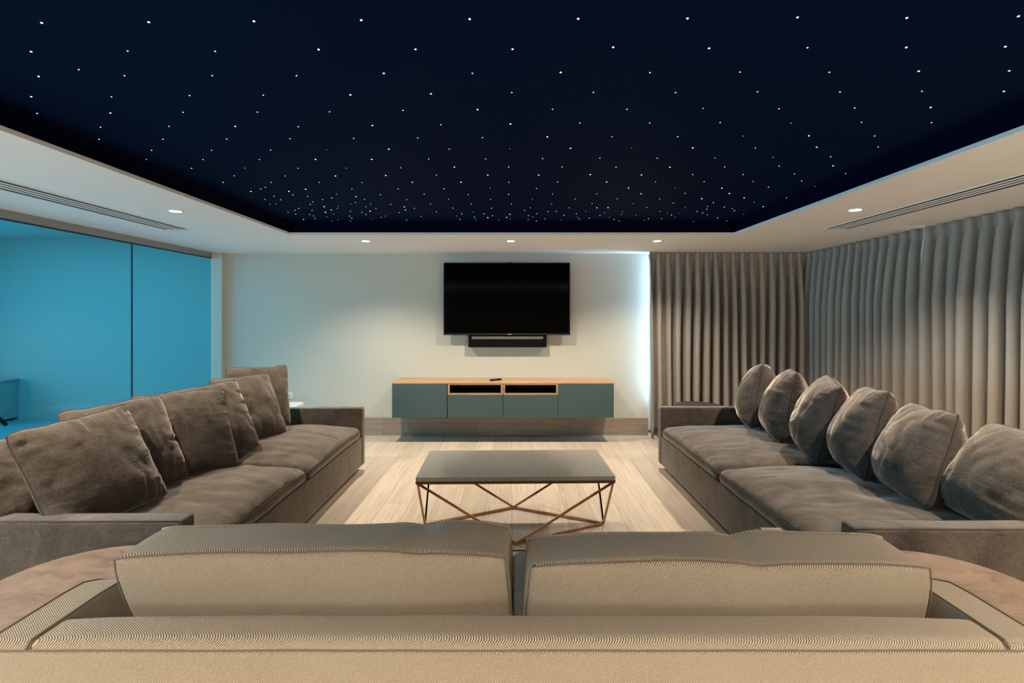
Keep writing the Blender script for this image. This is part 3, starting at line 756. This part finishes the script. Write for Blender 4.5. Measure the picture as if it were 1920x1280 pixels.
# front sofa seen from behind
def front_sofa():
    zt = 0.72; xl, xr = -1.10, 1.125; at = 0.098; yb0, yf = 1.06, 2.20
    t = thing('sofa', ((xl + xr) / 2, 1.6, 0), 'beige twill sofa in the foreground seen from behind', 'sofa')
    MB().rbox(xl + 0.02, xr - 0.02, yb0 + 0.012, yf - 0.05, 0.05, 0.30, 0.02, (8, 4, 2)).build('base', M['twill'], t, True)
    fe = MB()
    for (x, y) in ((xl + 0.1, yb0 + 0.1), (xr - 0.1, yb0 + 0.1), (xl + 0.1, yf - 0.15), (xr - 0.1, yf - 0.15)):
        MB().lathe((x, y, 0), [(0.022, 0), (0.026, 0.055)], 16).build('foot', M['darkwood_and_shade'], t, True)
    MB().rbox(xl, xr, yb0 - 0.003, yb0 + 0.03, 0.05, zt - 0.013, 0.010, (20, 2, 5)).build('rear_panel', M['twill'], t, True)
    b = MB().rbox(xl + at * 0.92, xr - at * 0.92, yb0, yb0 + 0.098, 0.05, zt, 0.022, (24, 2, 6),
                  lambda p, u: Vector((p.x, p.y, p.z + (0.010 * (1 - abs(u.x) ** 8) + 0.004 * nz(p.x * 3, 0, 1)) * max(0, u.z)))).build('backrest', M['twill'], t, True)
    MB().tube([(xl + 0.004 + (xr - xl - 0.008) * k / 30, yb0 - 0.001, zt - 0.014 + 0.002 * nz(k * 0.4, 1, 1)) for k in range(31)], 0.0016, 6).build('piping', M['twpipe'], b, True)
    prof = [(yb0, 0.06), (yb0, zt - 0.012), (yb0 + 0.012, zt), (1.25, zt), (1.31, zt - 0.004), (1.36, zt - 0.022), (1.44, zt - 0.07), (1.62, 0.56),
            (1.75, 0.522), (1.95, 0.515), (2.14, 0.512), (2.18, 0.495), (yf, 0.45), (yf, 0.06)]
    for (x0, x1, s_) in ((xl, xl + at, -1), (xr - at, xr, 1)):
        a = MB().prism(prof, 'X', x0, x1).build('arm', M['twill2' if s_ < 0 else 'twill'], t, bevel=0.014, bseg=4)
        for xx in (x0 + 0.004, x1 - 0.004):
            MB().tube([(xx, y, z + 0.0005) for (y, z) in prof[1:12]], 0.0022, 6).build('piping', M['twpipe'], a, True)
    xs = -0.005
    for k, (x0, x1) in enumerate(((xl + at + 0.004, xs - 0.002), (xs + 0.002, xr - at - 0.004))):
        s = seat_pad(x0, x1, yb0 + 0.11, yf - 0.06, 0.30, 0.43, 0.018, 20 + k * 3)
        o = s.build('seat_cushion', M['greyfab'], t, True)
        pad_welt(x0, x1, yb0 + 0.11, yf - 0.06, 0.42, s.df, 0.8, 0.004).build('piping', M['piping'], o, True)
    # loose boxed back cushions leaning on the back
    for k, (x0, x1, ztop, sd) in enumerate(((-0.935, -0.006, 0.840, 2.0), (0.040, 0.992, 0.815, 6.0))):
        y0, y1 = 1.205, 1.375; z0 = 0.44
        cz, cx = (z0 + ztop) / 2, (x0 + x1) / 2
        def df(p, u, sd=sd, k=k):
            p = Vector(p)
            kx = max(0.0, 1 - abs(u.x) ** 4); kz = max(0.0, 1 - abs(u.z) ** 2.5)
            p.y += u.y * 0.030 * kx * kz                              # faces belly out
            p.x += u.x * 0.014 * kz - (0.045 if (k == 0 and u.x < 0) else 0.006) * (1 - u.z) * u.x        # narrower at the bottom
            p.z += max(0, u.z) * (0.005 * kx + 0.012 * nz(p.x * 3.3 + sd, p.y * 6, sd) - 0.013 * max(0, 1 - abs(u.x - (0.52 if k == 0 else 0.15)) * 9) * (0.4 + 0.6 * max(0, u.y)))
            p.z -= max(0, u.z) * 0.008 * abs(u.x) ** 12                  # dropped corners
            p.y += 0.008 * nz(p.x * 4 + sd, p.z * 5, 2.2) + 0.010 * nz(p.x * 1.8, p.z * 2 + sd, 7)
            p.x += 0.010 * nz(sd, p.z * 7, p.y * 6) * abs(u.x)
            p.y += (ztop - p.z) * 0.16                                  # leans back
            return p
        c = MB().rbox(x0, x1, y0, y1, z0, ztop, 0.020, (40, 6, 16), df)
        o = c.build('back_cushion', M['twill2' if k == 0 else 'twill'], t, True)
        o.modifiers.new('s', 'SUBSURF').levels = 1
        hx, hy, hz = (x1 - x0) / 2, (y1 - y0) / 2, (ztop - z0) / 2
        for yy, uy in ((y0 + 0.003, -1), (y1 - 0.003, 1)):
            pts = []
            N = 40
            rg = [(-1 + 2 * i / N, 1) for i in range(N)] + [(1, 1 - 2 * i / 12) for i in range(12)] + [(1 - 2 * i / N, -1) for i in range(N)] + [(-1, -1 + 2 * i / 12) for i in range(12)]
            for (ux, uz) in rg:
                q = Vector((cx + ux * (hx - 0.004), yy, cz + uz * (hz - 0.004)))
                pts.append(df(q, Vector((ux * 0.99, uy * 0.97, uz * 0.99))))
            MB().tube(pts, 0.0018 if uy < 0 else 0.0048, 6, closed=True).build('piping', M['twpipe'] if uy < 0 else M['twill'], o, True)
    return t
front_sofa()

# round side tables
def round_table(x, y, r, z, mat, label):
    t = thing('side_table', (x, y, 0), label, 'side table', None)
    MB().lathe((x, y, 0), [(r - 0.004, z - 0.030), (r, z - 0.026), (r, z - 0.004), (r - 0.004, z), (0.001, z)], 72).build('tabletop', mat, t, False, bevel=0.001)
    MB().lathe((x, y, 0), [(0.035, 0.02), (0.030, 0.06), (0.030, z - 0.06), (0.045, z - 0.031)], 32).build('stem', M['darkwood_and_shade'], t, True)
    MB().lathe((x, y, 0), [(r * 0.62, 0), (r * 0.62, 0.012), (r * 0.58, 0.02), (0.036, 0.022)], 48).build('foot_plate', M['darkwood_and_shade'], t, True)
round_table(-1.45, 1.72, 0.288, 0.50, M['tabwood'], 'round brown side table behind the left arm of the beige foreground sofa')
round_table(1.445, 1.68, 0.288, 0.50, M['tabwood'], 'round brown side table behind the right arm of the beige foreground sofa')
round_table(1.86, 5.12, 0.225, 0.50, M['darkwood_and_shade'], 'round side table with shade painted into its top, between the right sofa and the back curtain')  # same kind as the near tables; dimmer light put into a darker material
# low white table behind the left sofa
zt = 0.467; xr = PX(572.5, 5.5)
t = thing('side_table', (xr - 0.25, 5.3, 0), 'low white round cornered table behind the far arm of the left sofa', 'side table')
pl_ = []
for (cx, cy, a0) in ((xr - 0.06, 5.44, 0), (xr - 0.44, 5.44, 90), (xr - 0.44, 5.14, 180), (xr - 0.06, 5.14, 270)):
    for q in range(7): pl_.append((cx + 0.06 * math.cos(R(a0 + 15 * q)), cy + 0.06 * math.sin(R(a0 + 15 * q))))
MB().prism(pl_, 'Z', zt - 0.035, zt).build('tabletop', M['whitem'], t, bevel=0.006)
for (a, b_) in ((-0.45, 5.13), (-0.05, 5.13), (-0.45, 5.45), (-0.05, 5.45)):
    MB().lathe((xr + a, b_, 0), [(0.012, 0), (0.018, zt - 0.035)], 16).build('leg', M['whitem'], t, True)

# things in the spa room behind the glass
t = thing('cabinet', (-7.1, 6.6, 0), 'low blue lit cabinet against the end wall behind the glass', 'cabinet')
MB().box(-8.1, -6.62, 6.4, 6.865, 0.03, 0.53).build('body', M['spa_wall'], t, bevel=0.004)
MB().box(-8.12, -6.60, 6.38, 6.868, 0.53, 0.55).build('top', M['spa_floor'], t, bevel=0.003)
MB().box(-8.05, -6.67, 6.43, 6.83, 0.0, 0.03).build('plinth', M['dark'], t)
t = thing('deck_chair', (-5.1, 4.6, 0), 'dark metal chair behind the glass, only its armrest tip in view', 'chair')
for yy in (4.35, 4.85):
    MB().tube([(-5.40, yy, 0.46), (-5.20, yy, 0.478), (-4.95, yy, 0.47), (-4.86, yy, 0.43), (-4.785, yy, 0.355)], 0.016, 10).build('armrest', M['blackpl'], t, True)
    MB().tube([(-4.95, yy, 0.465), (-4.97, yy, 0.0)], 0.011, 8).build('leg', M['blackpl'], t, True)
    MB().tube([(-5.36, yy, 0.465), (-5.40, yy, 0.0)], 0.011, 8).build('leg', M['blackpl'], t, True)
MB().rbox(-5.39, -4.93, 4.36, 4.84, 0.26, 0.30, 0.015, (3, 3, 1)).build('seat', M['spa_floor'], t, True)
MB().prism([(-5.35, 0.28), (-5.39, 0.28), (-5.58, 0.78), (-5.55, 0.79)], 'Y', 4.36, 4.84).build('backrest', M['spa_floor'], t, bevel=0.008)
